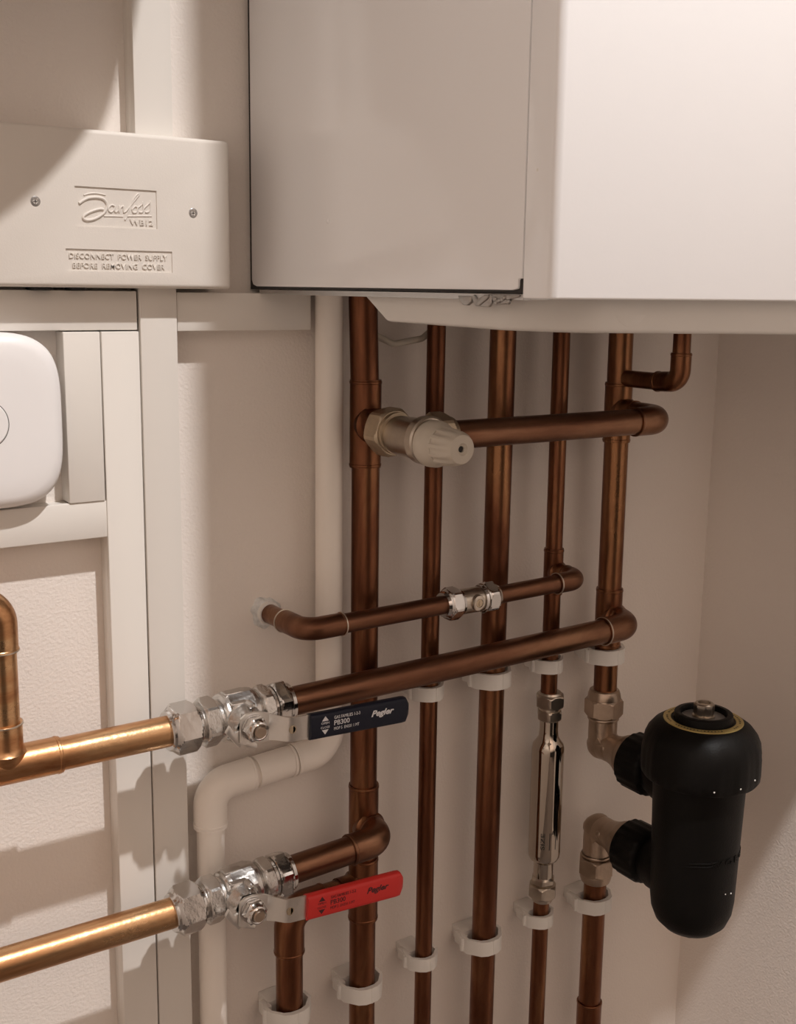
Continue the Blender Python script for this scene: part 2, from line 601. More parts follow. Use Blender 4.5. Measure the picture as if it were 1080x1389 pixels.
def fitting_rim(b, c, ax, r):
    lathe(b, Vector(c) - unit(ax) * 1.2, ax, [(0, r), (0.5, r + 0.35), (1.9, r + 0.35), (2.4, r)], 36, cap=(False, False))


def tee(name, parent, c, ax, h0, h1, bax, bl, r, mat):
    def f(b):
        c_ = Vector(c)
        a_ = unit(ax)
        rod(b, c_ - a_ * h0, c_ + a_ * h1, r, 40)
        fitting_rim(b, c_ - a_ * (h0 - 2), ax, r)
        fitting_rim(b, c_ + a_ * (h1 - 2), ax, r)
        lathe(b, c, bax, [(2, r * 0.99), (r * 0.82, r * 1.18), (r * 0.95, r * 1.06), (r * 1.15, r), (bl, r)], 40)
    return one(name, f, mat, parent)


def elbow(name, parent, pts, r, R, mat, n=12):
    def f(b):
        sweep(b, arc_path(pts, R, n), r, 36)
        for p, q in ((pts[0], pts[1]), (pts[-1], pts[-2])):
            ax = unit(Vector(q) - Vector(p))
            fitting_rim(b, Vector(p) + ax * 1.5, ax, r)
    return one(name, f, mat, parent)


def solder(parent, c, ax, r):
    return one('solder_ring', lambda b: lathe(b, Vector(c) - unit(ax) * 0.6, ax, [(0, r), (0.2, r + 0.7), (1.0, r + 0.7), (1.2, r)], 36, cap=(False, False)), M['solder'], parent, 'thin pale ring of solder')


def tube(parent, pts, r, mat, name='tube', R=None, seg=36):
    if len(pts) == 2:
        return one(name, lambda b: rod(b, pts[0], pts[1], r, seg), mat, parent)
    return one(name, lambda b: sweep(b, arc_path(pts, R, 12), r, seg), mat, parent)


Z = (0, 0, 1)
D = (0, 1, 0)
X = (1, 0, 0)
GR = 'copper riser pipes under the boiler'
MC, MH, MK = M['copper'], M['copper_h'], M['copper_bright']
# riser at x 488
p1 = thing('copper_pipe', 'thick copper riser nearest the white waste pipe, crossing behind both lever valves', 'copper pipe', (487.5, 30, FLOOR), GR)
tube(p1, [(486.5, 30, -100), (483.4, 30, -4.9)], R22, MC)
tube(p1, [(487, 30, -100), (488.5, 30, FLOOR)], R22, MC)
tee('tee_fitting', p1, (486.5, 30, -103), Z, 34, 34, D, 26, F22, MC)
tee('tee_fitting', p1, (487.8, 30, -437), Z, 26, 36, D, 16, F22, MC)
tee('tee_fitting', p1, (488, 30, -492), Z, 30, 26, (-1, 0, 0), 24, F22, MC)
# riser at x 552
p2 = thing('copper_pipe', 'thin copper riser directly behind the grey bypass valve', 'copper pipe', (552, 30, FLOOR), GR)
tube(p2, [(553, 30, -4.9), (551, 30, FLOOR)], R15, MC)
# riser at x 620
p3 = thing('copper_pipe', 'thick plain copper riser in the middle, passing behind the small check valve', 'copper pipe', (620, 30, FLOOR), GR)
tube(p3, [(621.5, 30, -4.9), (618, 30, FLOOR)], R22, MC)
# riser at x 687
p4 = thing('copper_pipe', 'thin copper riser above the chrome cylinder with a tee to the small check valve pipe', 'copper pipe', (687, 30, -372), GR)
tube(p4, [(686, 30, -4.9), (687.5, 30, -372)], R15, MC)
tee('tee_fitting', p4, (687, 30, -246), Z, 21, 21, D, 18, F15, MC)
p4b = thing('copper_pipe', 'thin copper pipe running to the floor below the chrome cylinder', 'copper pipe', (688, 30, FLOOR), GR)
tube(p4b, [(688.5, 30, -552), (687, 30, FLOOR)], R15, MC)
# riser at x 757
p5 = thing('copper_pipe', 'thick copper riser farthest right, above the black filter, with two tees', 'copper pipe', (757, 30, -386), GR)
tube(p5, [(757, 30, -4.9), (758.6, 30, -386)], R22, MC)
tee('tee_fitting', p5, (757.4, 30, -107), Z, 27, 27, D, 22, F22, MC)
tee('tee_fitting', p5, (758.2, 30, -299), Z, 28, 28, D, 16, F22, MC)
p5b = thing('copper_pipe', 'thick copper pipe below the black filter ending in an elbow at the picture bottom', 'copper pipe', (757.5, 30, FLOOR), GR)
tube(p5b, [(758, 30, -548), (758, 30, -730)], R22, MC)
elbow('elbow_fitting', p5b, [(758, 30, -696), (758, 30, -737), (758, 85, -737), (758, 85, -779)], F22, 17, MC)
tube(p5b, [(758, 85, -774), (758, 85, FLOOR)], R22, MC)
# small vent branch by the right riser
pv = thing('copper_pipe', 'short dark copper drain pipe bent out of the rightmost riser up to the boiler', 'copper pipe', (757, 40, -76))
tube(pv, [(757, 40, -76), (757, 80, -76)], R15, MC)
elbow('elbow_fitting', pv, [(757, 76, -76), (757, 102, -74.5), (757, 102, -50)], F15, 11, MC)
tube(pv, [(757, 102, -56), (757, 102, -4.9)], R15, MC)

# horizontal runs
GH = 'horizontal copper branch pipes'
h1 = thing('copper_pipe', 'horizontal copper pipe from the bypass valve to the rightmost riser, topmost of the horizontal pipes', 'copper pipe', (640, 85, -108), GH)
tube(h1, [(520, 85, -108.5), (745, 85, -108.5)], R22, MH)
elbow('elbow_fitting', h1, [(757.4, 50, -108), (757.4, 85, -108.5), (722, 85, -108.5)], F22, 18, MH)

h2 = thing('copper_pipe', 'thin horizontal copper pipe between the small check valve and the riser above the chrome cylinder', 'copper pipe', (640, 64, -247), GH)
tube(h2, [(578, 64, -248), (672, 64, -246.5)], R15, MH)
e_ = elbow('elbow_fitting', h2, [(687, 46, -246), (687, 64, -246.3), (660, 64, -246.6)], F15, 12, MH)
solder(h2, (661, 64, -246.6), X, F15)

h2b = thing('copper_pipe', 'thin copper pipe bending into the wall left of the small check valve', 'copper pipe', (480, 64, -249), GH)
tube(h2b, [(440, 64, -249.5), (556, 64, -248)], R15, MH)
elbow('elbow_fitting', h2b, [(413.5, 30, -250.2), (413.5, 64, -249.8), (446, 64, -249.4)], F15, 13, MH)
tube(h2b, [(413.5, 0, -250.5), (413.5, 40, -250)], R15, MH)
solder(h2b, (413.5, 32, -250.2), D, F15)
solder(h2b, (445, 64, -249.4), X, F15)

h3 = thing('copper_pipe', 'long horizontal copper pipe from the navy handled valve to the rightmost riser', 'copper pipe', (570, 60, -302), GH)
tube(h3, [(390, 60, -304.5), (745, 60, -299.6)], R22, MH)
elbow('elbow_fitting', h3, [(758.2, 42, -299.3), (758.2, 60, -299.3), (722, 60, -300)], F22, 17, MH)
solder(h3, (723, 60, -300), X, F22)

h4 = thing('copper_pipe', 'short horizontal copper pipe from the red handled valve to the thick riser', 'copper pipe', (440, 60, -439), GH)
tube(h4, [(390, 60, -441), (476, 60, -437.6)], R22, MH)
elbow('elbow_fitting', h4, [(487.8, 42, -437), (487.8, 60, -437), (455, 60, -438.4)], F22, 17, MH)

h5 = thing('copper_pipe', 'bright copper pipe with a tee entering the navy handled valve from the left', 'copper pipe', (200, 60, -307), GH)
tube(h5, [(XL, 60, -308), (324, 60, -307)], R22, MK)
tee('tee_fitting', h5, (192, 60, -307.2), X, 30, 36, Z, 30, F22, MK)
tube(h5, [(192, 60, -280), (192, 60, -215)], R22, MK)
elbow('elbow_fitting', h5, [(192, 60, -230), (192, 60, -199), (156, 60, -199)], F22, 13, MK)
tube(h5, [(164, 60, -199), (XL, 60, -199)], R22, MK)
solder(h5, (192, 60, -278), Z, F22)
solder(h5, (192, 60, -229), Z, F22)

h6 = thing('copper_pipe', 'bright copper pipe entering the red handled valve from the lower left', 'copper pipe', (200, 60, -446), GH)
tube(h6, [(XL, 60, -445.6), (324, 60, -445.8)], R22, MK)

# pipe below the red valve
p0 = thing('copper_pipe', 'copper pipe rising from the floor behind the red handle into an elbow', 'copper pipe', (417, 30, FLOOR), GR)
tube(p0, [(417.3, 30, -520), (417.3, 30, FLOOR)], R22, MC)
elbow('elbow_fitting', p0, [(417.3, 30, -530), (417.3, 30, -492), (449, 30, -492)], F22, 17, MC)
tube(p0, [(445, 30, -492), (468, 30, -492)], R22, MC)

# ---------------------------------------------------------------- pipe clips
clips = []


def clip_strap(b, x, z, rin, hw, dfront, h):
    """hinged strap: outer outline follows the clip's swept shape, inner is the pipe"""
    c = 30.0
    outer = [(-hw + 1, 17), (-hw - 1.5, 24), (-hw - 1.2, 31), (-hw * 0.62, dfront - 3.2), (-hw * 0.3, dfront - 0.4), (0, dfront),
             (hw * 0.3, dfront - 0.4), (hw * 0.62, dfront - 3.2), (hw + 1.2, 31), (hw + 1.5, 24), (hw - 1, 17)]
    n = len(outer)
    th = 2.6
    inner = []
    for a, d in outer:
        k = 1 - th / hw
        dd = d if d < 30 else 30 + (d - 30) * (dfront - 30 - (dfront - 30 - rin)) / (dfront - 30)
        inner.append((a * k, max(dd, 17)))
    lo_o = [v(b, (x + a, d, z - h)) for a, d in outer]
    hi_o = [v(b, (x + a, d, z + h)) for a, d in outer]
    lo_i = [v(b, (x + a, d, z - h)) for a, d in inner]
    hi_i = [v(b, (x + a, d, z + h)) for a, d in inner]
    for i in range(n - 1):
        b.faces.new((lo_o[i], lo_o[i + 1], hi_o[i + 1], hi_o[i]))
        b.faces.new((lo_i[i + 1], lo_i[i], hi_i[i], hi_i[i + 1]))
        b.faces.new((hi_o[i], hi_o[i + 1], hi_i[i + 1], hi_i[i]))
        b.faces.new((lo_o[i + 1], lo_o[i], lo_i[i], lo_i[i + 1]))
    for i in (0, n - 1):
        b.faces.new((lo_o[i], hi_o[i], hi_i[i], lo_i[i]))
    box(b, x - 0.5, x + 0.5, dfront - 1.5, dfront + 0.45, z - h + 0.02, z + h - 0.02, 0.2)


def make_clip(label, x, z, big):
    t = thing('pipe_clip', label, 'pipe clip', (x, 0, z), 'white plastic pipe clips')
    rin, hw, df, h = (11.4, 18.5, 45.5, 7.0) if big else (7.9, 14.0, 41.5, 6.0)
    one('strap', lambda b: clip_strap(b, x, z, rin, hw, df, h), M['clip'], t, sharp=50)

    def base(b):
        box(b, x - hw + 5, x + hw - 5, 0, 30 - rin - 0.6, z - h + 1, z + h - 1, 0.8)
        box(b, x - hw + 0.2, x - hw + 6, 10, 23, z - h + 1.5, z + h - 1.5, 0.8)
        box(b, x + hw - 6, x + hw - 0.2, 10, 23, z - h + 1.5, z + h - 1.5, 0.8)
    one('base', base, M['clip'], t)

    one('hinge', lambda b: lathe(b, (x - hw - 1.2, 25, z - h + 0.8), Z, [(0, 2.4), (2 * h - 1.6, 2.4)], 14), M['clip'], t)
    one('catch', lambda b: box(b, x + hw - 0.6, x + hw + 2.2, 19, 26, z - h + 0.8, z + h - 0.8, 0.6), M['clip'], t)
    return t


make_clip('white pipe clip on the thick copper riser left of the thin one, near the bottom', 488.2, -586, True)
make_clip('white pipe clip at the picture bottom on the pipe behind the red handle', 417.3, -583, True)
make_clip('small white pipe clip low on the thin riser behind the bypass valve', 551.5, -581, False)
make_clip('white pipe clip low on the thick middle riser', 619.2, -585, True)
make_clip('small white pipe clip under the chrome cylinder', 688.3, -584, False)
make_clip('white pipe clip just under the lower brass elbow of the black filter', 758, -588, True)
make_clip('upper small white pipe clip on the thin riser behind the bypass valve', 552.2, -333, False)
make_clip('white pipe clip half hidden under the long horizontal pipe on the thick middle riser', 620.4, -333, True)
make_clip('small white pipe clip just above the chrome cylinder', 687.3, -333, False)
make_clip('white pipe clip just above the upper brass elbow of the black filter', 758.4, -335, True)


# ---------------------------------------------------------------- lever ball valves
def ball_valve(label, zl, zr, stem, gripmat, gripname, ink, ang):
    """zl/zr: height of the pipe axis at the left/right end; stem: (x, z)"""
    x0, x1 = 303.5, 402.0
    ax = Vector((x1 - x0, 0, zr - zl)).normalized()
    o = Vector((x0, 60, zl))
    at = lambda t: o + ax * t
    t = thing('ball_valve', label, 'valve', ((x0 + x1) / 2, 60, (zl + zr) / 2))

    def body(b):
        lathe(b, o, ax, [(24, 13.5), (25.5, 13.5)] + hexprof(25.6, 37, 16.2) + [(37.2, 14.6), (39.5, 14.6), (40.5, 16.4), (42.5, 17.6), (45.5, 18.2), (46.5, 17.7, 'o'), (63.5, 17.7, 'o'), (64.5, 18.2), (67, 17.6), (69, 16.2), (70.5, 14.6), (71.4, 14.4)] + hexprof(71.5, 80.5, 15.6) + [(80.6, 13.2), (82, 13.2)], 48, phase=0.22)
        # cast boss carrying the stem, and the raised pads
        c = at(stem[0] - x0)
        lathe(b, c, D, [(4, 13.8), (17, 13.4), (19, 12.4), (24.5, 10.0), (26, 9.6)], 40)
        lathe(b, (c.x, c.y, c.z), D, [(21, 9.4, 'h'), (26, 9.4, 'h')], 36)
        box(b, c.x - 9, c.x + 5, 60 + 6, 60 + 15.2, c.z + 5.5, c.z + 14.5, 1.0)
        box(b, c.x - 9, c.x + 6, 57, 65, c.z + 13, c.z + 18.9, 0.8)
        # lever stop
        lathe(b, (c.x + 3.5, 76, c.z + 13.5), D, [(0, 2.6), (7, 2.4), (8.4, 1.6), (8.6, 0.1)], 16)
    bd = one('body', body, M['cast_chrome'], t, sharp=16)
    cc = at(stem[0] - x0)
    lt = text_bm('22', 5.0, None, 0.6, bold=0.02, fn=lambda a, b, h: (cc.x - 7 + a, 60 + 15.1 + h, cc.z + 7.4 + b))
    obj('size_mark', lt, M['cast_chrome'], bd, smooth=False)

    one('compression_nut', lambda b: lathe(b, o, ax, [(0, 11.3), (0.1, 13.4), (0.9, 14.2), (2.6, 14.8), (3.6, 15.7), (4.0, 16.2, 'h', 16.0), (4.8, 16.2, 'h', 17.0), (5.5, 16.2, 'h', 17.8), (6.2, 16.2, 'h')] + hexprof(10, 21.5, 16.2)[4:] + [(21.7, 14.2), (24.5, 13.6)], 48, phase=0.12), M['chrome'], t, sharp=13)
    one('compression_nut', lambda b: lathe(b, o, ax, [(81, 13.4), (83, 14.2)] + hexprof(83.2, 95, 16.0)[:5] + [(91.5, 16.0, 'h', 17.6), (92.8, 16.0, 'h', 16.9), (94, 16.0, 'h', 16.0), (94.8, 15.2), (97.6, 14.6), (98.5, 13.6), (98.6, 11.3)], 48, phase=0.62), M['chrome'], t, sharp=13)
    one('stem', lambda b: lathe(b, (stem[0], 84, stem[1]), D, [(0, 7.0), (3, 7.0), (3, 4.6), (18.0, 4.6), (19.2, 3.9), (19.2, 0.1)], 28), M['brass'], t, 'dull brass valve stem end')
    one('lever_nut', lambda b: lathe(b, (stem[0], 91.6, stem[1]), D, [(0, 9.4), (0.8, 9.4), (0.8, 7.9), (1.2, 8.1, 'h'), (5.6, 8.1, 'h'), (6.6, 7.5), (9.2, 6.7), (9.8, 5.8), (9.4, 5.0), (6, 4.8)], 36), M['chrome'], t)
    # pressed lever, turned by ang about the stem
    ca, sa = math.cos(ang), math.sin(ang)

    def L(a, d, c):
        return (stem[0] + a * ca - c * sa, d, stem[1] + a * sa + c * ca)

    def lever(b):
        th = 2.2
        # top view path (a, d) with half width and centre
        path = [(-10.0, 89.0, 9.0, -1.5), (-6, 89.0, 11.0, -0.8), (0, 89.0, 11.2, -0.4), (7, 89.0, 11.0, -0.8), (12, 89.4, 10.0, -1.4), (17, 93, 9.2, -2.2), (22, 98, 9.0, -2.6), (26, 99.6, 9.0, -2.8), (44, 99.6, 9.0, -3.4)]
        rows = []
        for a, d, w, c in path:
            rows.append([v(b, L(a, d, c + w)), v(b, L(a, d + th, c + w)), v(b, L(a, d + th, c - w)), v(b, L(a, d, c - w))])
        for i in range(len(rows) - 1):
            for k in range(4):
                b.faces.new((rows[i][k], rows[i][(k + 1) % 4], rows[i + 1][(k + 1) % 4], rows[i + 1][k]))
        b.faces.new(rows[0][::-1])
        b.faces.new(rows[-1])
        # stop tabs folded back from the lower left edge
        prism(b, [(-17, 3), (-13, -3), (-8, -1), (-5, -12), (-9, -14.5), (-14, -9), (-20, -2)], lambda a, c, h: L(a, h, c), 85.5, 88.5, 0.5)
        prism(b, [(-10, -8), (-6, -13), (3, -16.5), (4, -13.5), (-1, -9)], lambda a, c, h: L(a, h, c), 87, 90.5, 0.5)
    lv = one('lever', lever, M['plate'], t, 'flat zinc plated lever', sharp=25)
    one('hang_hole', lambda b: lathe(b, L(25.6, 101.5, -2.8), D, [(0, 3.0), (0.42, 3.0), (0.42, 2.5), (0.3, 2.4), (0.3, 0.1)], 24), M['dull_brass'], lv, 'round punched hole in the lever')

    def grip(b):
        a0, a1 = 39.0, 125.0
        N = 26
        secs = []
        for i in range(N + 1):
            a = a0 + (a1 - a0) * i / N
            q = (a - a0) / (a1 - a0)
            w = 9.6 + 0.5 * q
            cz = -3.4 - 0.4 * q
            th = 4.3
            e = a1 - a
            if e < 5:
                k = math.sqrt(max(0.0, 1 - ((5 - e) / 5) ** 2))
                w = w - 5 + 5 * k
                th = th * (0.45 + 0.55 * k)
            R = []
            for j in range(24):
                u = 2 * PI * j / 24
                c, s = math.cos(u), math.sin(u)
                p = 5.5
                R.append(v(b, L(a, 100.7 + th * math.copysign(abs(s) ** (2 / 3.4), s), cz + w * math.copysign(abs(c) ** (2 / p), c))))
            secs.append(R)
        for i in range(N):
            bridge(b, secs[i], secs[i + 1])
        b.faces.new(secs[0][::-1])
        b.faces.new(secs[-1])
    g = one('grip', grip, gripmat, t, gripname, sharp=55)
    F = lambda a0, c0: (lambda a, b, h: L(a0 + a, 104.85 + h, c0 + b))
    bm = text_bm('GAS FAMILIES 1-2-3', 2.3, 22, 0.25, fn=F(58, 0.6))
    join_bm(bm, text_bm('PB300', 3.6, 13.0, 0.25, bold=0.01, fn=F(58, -4.1)))
    join_bm(bm, text_bm('MOP 5  EN331 1 MT', 2.2, 21.5, 0.25, fn=F(58, -7.8)))
    join_bm(bm, text_bm('Pegler', 4.4, 20.0, 0.25, shear=0.32, bold=0.03, fn=F(90, -3.4)))
    join_bm(bm, text_bm('OPEN', 1.6, 6.6, 0.25, fn=F(47.2, -2.0)))
    join_bm(bm, text_bm('CLOSE', 1.6, 7.4, 0.25, fn=F(46.8, -5.2)))
    fa = F(50.5, 0)
    prism(bm, [(-2.8, 0.4), (2.8, 0.4), (0, 3.9)], fa, 0, 0.25)
    prism(bm, [(-2.8, -6.2), (0, -9.7), (2.8, -6.2)], fa, 0, 0.25)
    obj('grip_lettering', bm, ink, g, smooth=False)
    return t


ball_valve('chrome ball valve with a navy blue lever grip printed in white', -307.2, -303.9, (356.0, -304.6), M['blue'], 'navy blue vinyl grip', M['ink_white'], math.radians(-1.6))
ball_valve('chrome ball valve with a red lever grip, below the navy handled one', -446.2, -440.4, (353.5, -443.6), M['red'], 'red vinyl grip', M['ink_dark'], math.radians(-2.9))

# ---------------------------------------------------------------- bypass valve
bv = thing('bypass_valve', 'dull grey bypass valve with a ribbed knob on the topmost horizontal pipe', 'valve', (487, 85, -108))
one('union_nut', lambda b: lathe(b, (486.7, 54, -106), D, [(0, 12.6), (0.1, 15.6)] + hexprof(0.2, 18, 16.9) + [(18.2, 15.8), (21.5, 15.6), (22, 13.6)], 48, phase=0.2), M['dull_brass'], bv, sharp=13)
one('body', lambda b: (lathe(b, (486.9, 74, -107), D, [(0, 13.5), (4, 14.6), (30, 15.4), (33, 16.6), (34, 17.6), (41, 17.8), (42, 16.4)], 48), lathe(b, (492, 86, -108), X, [(0, 12.5), (14, 12.5), (16, 13.2), (22, 13.2)], 40)), M['nickel'], bv)
one('outlet_nut', lambda b: lathe(b, (508, 85.5, -108.4), X, [(0, 13)] + hexprof(0.2, 14.5, 16.4) + [(15, 15.2), (19, 14.2), (19.4, 11.5)], 48, phase=0.3), M['dull_brass'], bv, sharp=13)


def knob(b):
    lathe(b, (487.2, 116, -108.4), D, [(0, 16.2), (2.5, 17.0), (9, 16.6), (13, 15.0), (15, 13.6), (16, 13.2, 'c')], 48)
    ax, a, c = frame(D)
    o = Vector((487.2, 131, -108.6))
    rings = []
    for tt, r, kk in ((0, 13.2, .035), (6, 13.0, .035), (14, 12.6, .03), (20, 11.6, .01), (22.4, 10.2, 0), (22.8, 8.6, 0), (22.8, 4.4, 0), (21.6, 3.6, 0), (21.2, 2.4, 0), (13, 2.2, 0)):
        R = []
        for i in range(72):
            u = 2 * PI * i / 72
            rr = r * (1 + kk * (1 if (i % 6) < 3 else -1))
            R.append(v(b, o + ax * tt + (a * math.cos(u) + c * math.sin(u)) * rr))
        rings.append(R)
    for i in range(len(rings) - 1):
        bridge(b, rings[i], rings[i + 1])
    b.faces.new(rings[0][::-1])
    b.faces.new(rings[-1])


one('knob', knob, M['knob'], bv, 'grey ribbed plastic knob with a centre hole', sharp=40)
one('knob_recess', lambda b: lathe(b, (487.2, 150.6, -108.6), D, [(0, 2.15), (0.6, 2.15), (0.7, 0.1)], 20), M['dark'], bv, 'dark centre hole')

# ---------------------------------------------------------------- check valve
cv = thing('check_valve', 'small chrome check valve with two nuts on the thin horizontal pipe', 'valve', (566, 64, -248))
one('body', lambda b: (lathe(b, (546, 64, -248.2), X, [(0, 9), (8, 9), (9, 10.4), (29, 10.4), (30, 9), (38, 9)], 40), lathe(b, (567.5, 64, -248), D, [(4, 6.6), (11, 6.6), (12.2, 6.2), (12.6, 5.2), (12.6, 3.6), (11.6, 3.4), (11.6, 0.1)], 32)), M['nickel'], cv)
one('port_cap', lambda b: (lathe(b, (567.5, 75.4, -248), D, [(0, 3.3), (0.9, 3.2), (1.0, 0.1)], 24), box(b, 566.7, 568.3, 76, 76.8, -250, -246, 0.2)), M['dull_brass'], cv, 'round brass plug facing out')
for xa, xb, ph in ((539, 556.5, 0.2), (576, 594, 0.45)):
    flip = 1 if xa < 560 else -1
    o_ = (xa, 64, -248.2) if flip > 0 else (xb, 64, -248)
    one('compression_nut', lambda b: lathe(b, o_, (flip, 0, 0), [(0, 7.7), (0.2, 9.8), (2.6, 10.8), (3.6, 11.7)] + hexprof(3.8, 14.6, 12.2) + [(14.8, 11.2), (17.2, 10.8), (17.5, 9.4)], 48, phase=ph), M['chrome'], cv, sharp=13)

# white collar where the thin pipe enters the wall
col = thing('pipe_collar', 'ragged white sealant collar where the thin pipe enters the wall', 'pipe collar', (413.5, 0, -250.5))


def collar(b):
    rnd = random.Random(7)
    rings = []
    for d, r in ((0, 12.5), (2.0, 11.6), (4.2, 10.0), (5.0, 8.4), (4.4, 7.6)):
        R = []
        for i in range(36):
            u = 2 * PI * i / 36
            rr = r * (1 + (0.10 * math.sin(3 * u + 1) + 0.05 * math.sin(7 * u)) * (1 if d < 4 else 0.3) + rnd.uniform(-.03, .03))
            R.append(v(b, (413.5 + rr * math.cos(u), d, -250.5 + rr * math.sin(u))))
        rings.append(R)
    for i in range(len(rings) - 1):
        bridge(b, rings[i], rings[i + 1])


one('sealant_ring', collar, M['sealant'], col)
one('plastic_sleeve', lambda b: lathe(b, (413.5, 0, -250.4), D, [(0, 9.2), (8, 9.2), (8.4, 8.8), (8.4, 7.6)], 36, cap=(True, False)), M['clip'], col)

# ---------------------------------------------------------------- chrome scale inhibitor
si = thing('scale_inhibitor', 'slim polished chrome inline cylinder on the thin riser left of the black filter', 'water conditioner', (688, 30, -566))
ci = (688.3, 30, 0)


def down(z):
    return (689.3, 30, z)


one('barrel', lambda b: lathe(b, down(0), (0, 0, -1), [(383, 8.6), (396, 8.6), (402, 9.2), (405.5, 11.2), (409, 13.8), (413, 14.9), (417, 15.0), (516, 15.0), (520, 14.6), (523, 13.2), (525, 10.6), (527, 9.4), (545, 9.2)], 56), M['mirror'], si, sharp=40)
one('compression_nut', lambda b: lathe(b, down(0), (0, 0, -1), [(359, 7.7), (359.3, 9.8), (361.2, 10.8)] + hexprof(361.4, 373.5, 12.2) + [(373.8, 9.8), (376.4, 9.8)] + [(376.6, 10.6, 'h', 11.2), (378, 10.6, 'h'), (383.5, 10.6, 'h'), (385, 10.6, 'h', 11.2), (386, 9.6)], 48, phase=0.15), M['nickel'], si, sharp=13)
one('compression_nut', lambda b: lathe(b, down(0), (0, 0, -1), [(541, 9.2), (543, 10.2, 'h'), (547, 10.2, 'h'), (548.5, 9.6)] + hexprof(549, 561.5, 12.3) + [(562, 11.0), (566, 9.4), (566.3, 7.7)], 48, phase=0.25), M['nickel'], si, sharp=13)


def on_barrel(phi0, z0, rot=False):
    # wrap flat artwork round the barrel
    def f(a, b, h):
        if rot:
            a, b = -b, a
        ph = phi0 + a / 15.0
        r = 15.03 + h
        return (689.3 + r * math.sin(ph), 30 + r * math.cos(ph), z0 + b)
    return f


lt = text_bm('SIZE', 3.6, 16.0, 0.08, bold=0.02, fn=on_barrel(-0.72, -508, True))
fb = on_barrel(-0.2, -500)
for poly in ([(-3.4, -8.5), (3.4, -8.5), (3.4, -7.7), (-3.4, -7.7)], [(-3.4, 7.7), (3.4, 7.7), (3.4, 8.5), (-3.4, 8.5)], [(-3.4, -8.5), (-2.7, -8.5), (-2.7, 8.5), (-3.4, 8.5)], [(2.7, -8.5), (3.4, -8.5), (3.4, 8.5), (2.7, 8.5)]):
    prism(lt, poly, fb, 0, 0.08)
join_bm(lt, text_bm('A', 4.6, 3.8, 0.08, fn=on_barrel(-0.33, -494)))
obj('printed_label', lt, M['ink_black'], si, smooth=False)

# ---------------------------------------------------------------- magnetic filter and its elbows
XF, ZU, ZLo = 758.0, -425.0, -511.0


def brass_elbow(label, zc, sgn):
    t = thing('compression_elbow', label, 'pipe elbow', (XF, 30, zc), 'brass elbows feeding the filter')

    def body(b):
        R = 8.0
        sweep(b, arc_path([(XF, 30, zc + sgn * 38), (XF, 30, zc), (XF, 62, zc)], R, 10), 13.6, 40)
        lathe(b, (XF, 30, zc), (0, -0.7, -sgn * 0.7), [(-12, 12.8), (0, 13.8), (6, 13.2), (10, 10.5), (12.4, 6), (13.2, 0.2)], 32)
        lathe(b, (XF, 46, zc), D, [(0, 13.8), (6, 15.0), (12, 17.4), (15, 18.6), (16, 19.6), (26, 20.0), (28, 19.4)], 40)
        fitting_rim(b, (XF, 30, zc + sgn * 27), (0, 0, sgn), 14.6)
        lathe(b, (XF - 9, 43, zc + 2), (-1, 0.2, 0), [(0, 4), (4.6, 3.4), (5.2, 2.4), (5.3, .1)], 16)
    one('elbow_body', body, M['brass'], t, sharp=45)
    one('compression_nut', lambda b: lathe(b, (XF, 30, zc), (0, 0, sgn), [(29, 14.2)] + hexprof(29.2, 46.5, 15.9) + [(47, 15.7), (51, 15.2), (54.6, 14.0), (55.6, 12.6), (55.7, 11.3)], 48, phase=0.25), M['brass'], t, sharp=13)


brass_elbow('upper brass compression elbow turning from the riser into the black filter', ZU, 1)
brass_elbow('lower brass compression elbow turning from the pipe into the black filter', ZLo, -1)

ft = thing('magnetic_filter', 'black cylindrical magnetic filter with a gold ringed cap beside the right wall', 'filter', (757, 152, -563))
FX, FD = 757.0, 151.0


def fl(b, prof, seg=64):
    lathe(b, (FX, FD, 0), Z, prof, seg)


def fbody(b):
    fl(b, [(-558, 6), (-557, 14), (-553, 24), (-546, 31), (-536, 35), (-524, 36.5), (-470, 38), (-420, 39.5), (-405, 41)])
    for zc in (ZU, ZLo):
        lathe(b, (FX, 98, zc), D, [(0, 20.5), (6, 22), (14, 25), (40, 26)], 40)


bd = one('filter_body', fbody, M['black'], ft, sharp=40)
for zc in (ZU, ZLo):
    one('union_nut', lambda b: lathe(b, (FX, 0, zc), D, [(71.5, 19.0), (72.0, 24.8), (73.5, 26.0, 'k'), (96, 26.4, 'k'), (99, 25.4), (101, 23), (102, 19.0)], 72), M['black'], ft)


def cap(b):
    ax, a, c = frame(Z)
    rings = []
    N = 120
    for z, r, k in ((-411, 46, 0), (-410.5, 49.0, 0), (-408, 50.3, .008), (-402, 50.8, .008), (-388, 50.6, .008), (-379, 49.4, .006), (-372, 46.6, .003), (-366, 42.0, 0), (-362.5, 37.0, 0), (-361, 34.2, 0), (-360.6, 25.4, 0), (-354.6, 24.6, 0), (-353.8, 23.6, 0), (-353.8, 20.4, 0), (-354.8, 19.6, 0), (-358.5, 19.2, 0), (-358.6, 0.3, 0)):
        R = []
        for i in range(N):
            u = 2 * PI * i / N
            rr = r * (1 + k * (1 if (i % 10) < 5 else -1))
            R.append(v(b, Vector((FX, FD, z)) + (a * math.cos(u) + c * math.sin(u)) * rr))
        rings.append(R)
    for i in range(len(rings) - 1):
        bridge(b, rings[i], rings[i + 1])
    b.faces.new(rings[0][::-1])
    b.faces.new(rings[-1])


cp = one('cap', cap, M['black'], ft, sharp=40)
one('gold_ring', lambda b: fl(b, [(-361.2, 33.8), (-360.25, 33.7), (-360.1, 27.4), (-361, 27.2)]), M['gold'], cp, 'gold label ring on the cap', sharp=20)


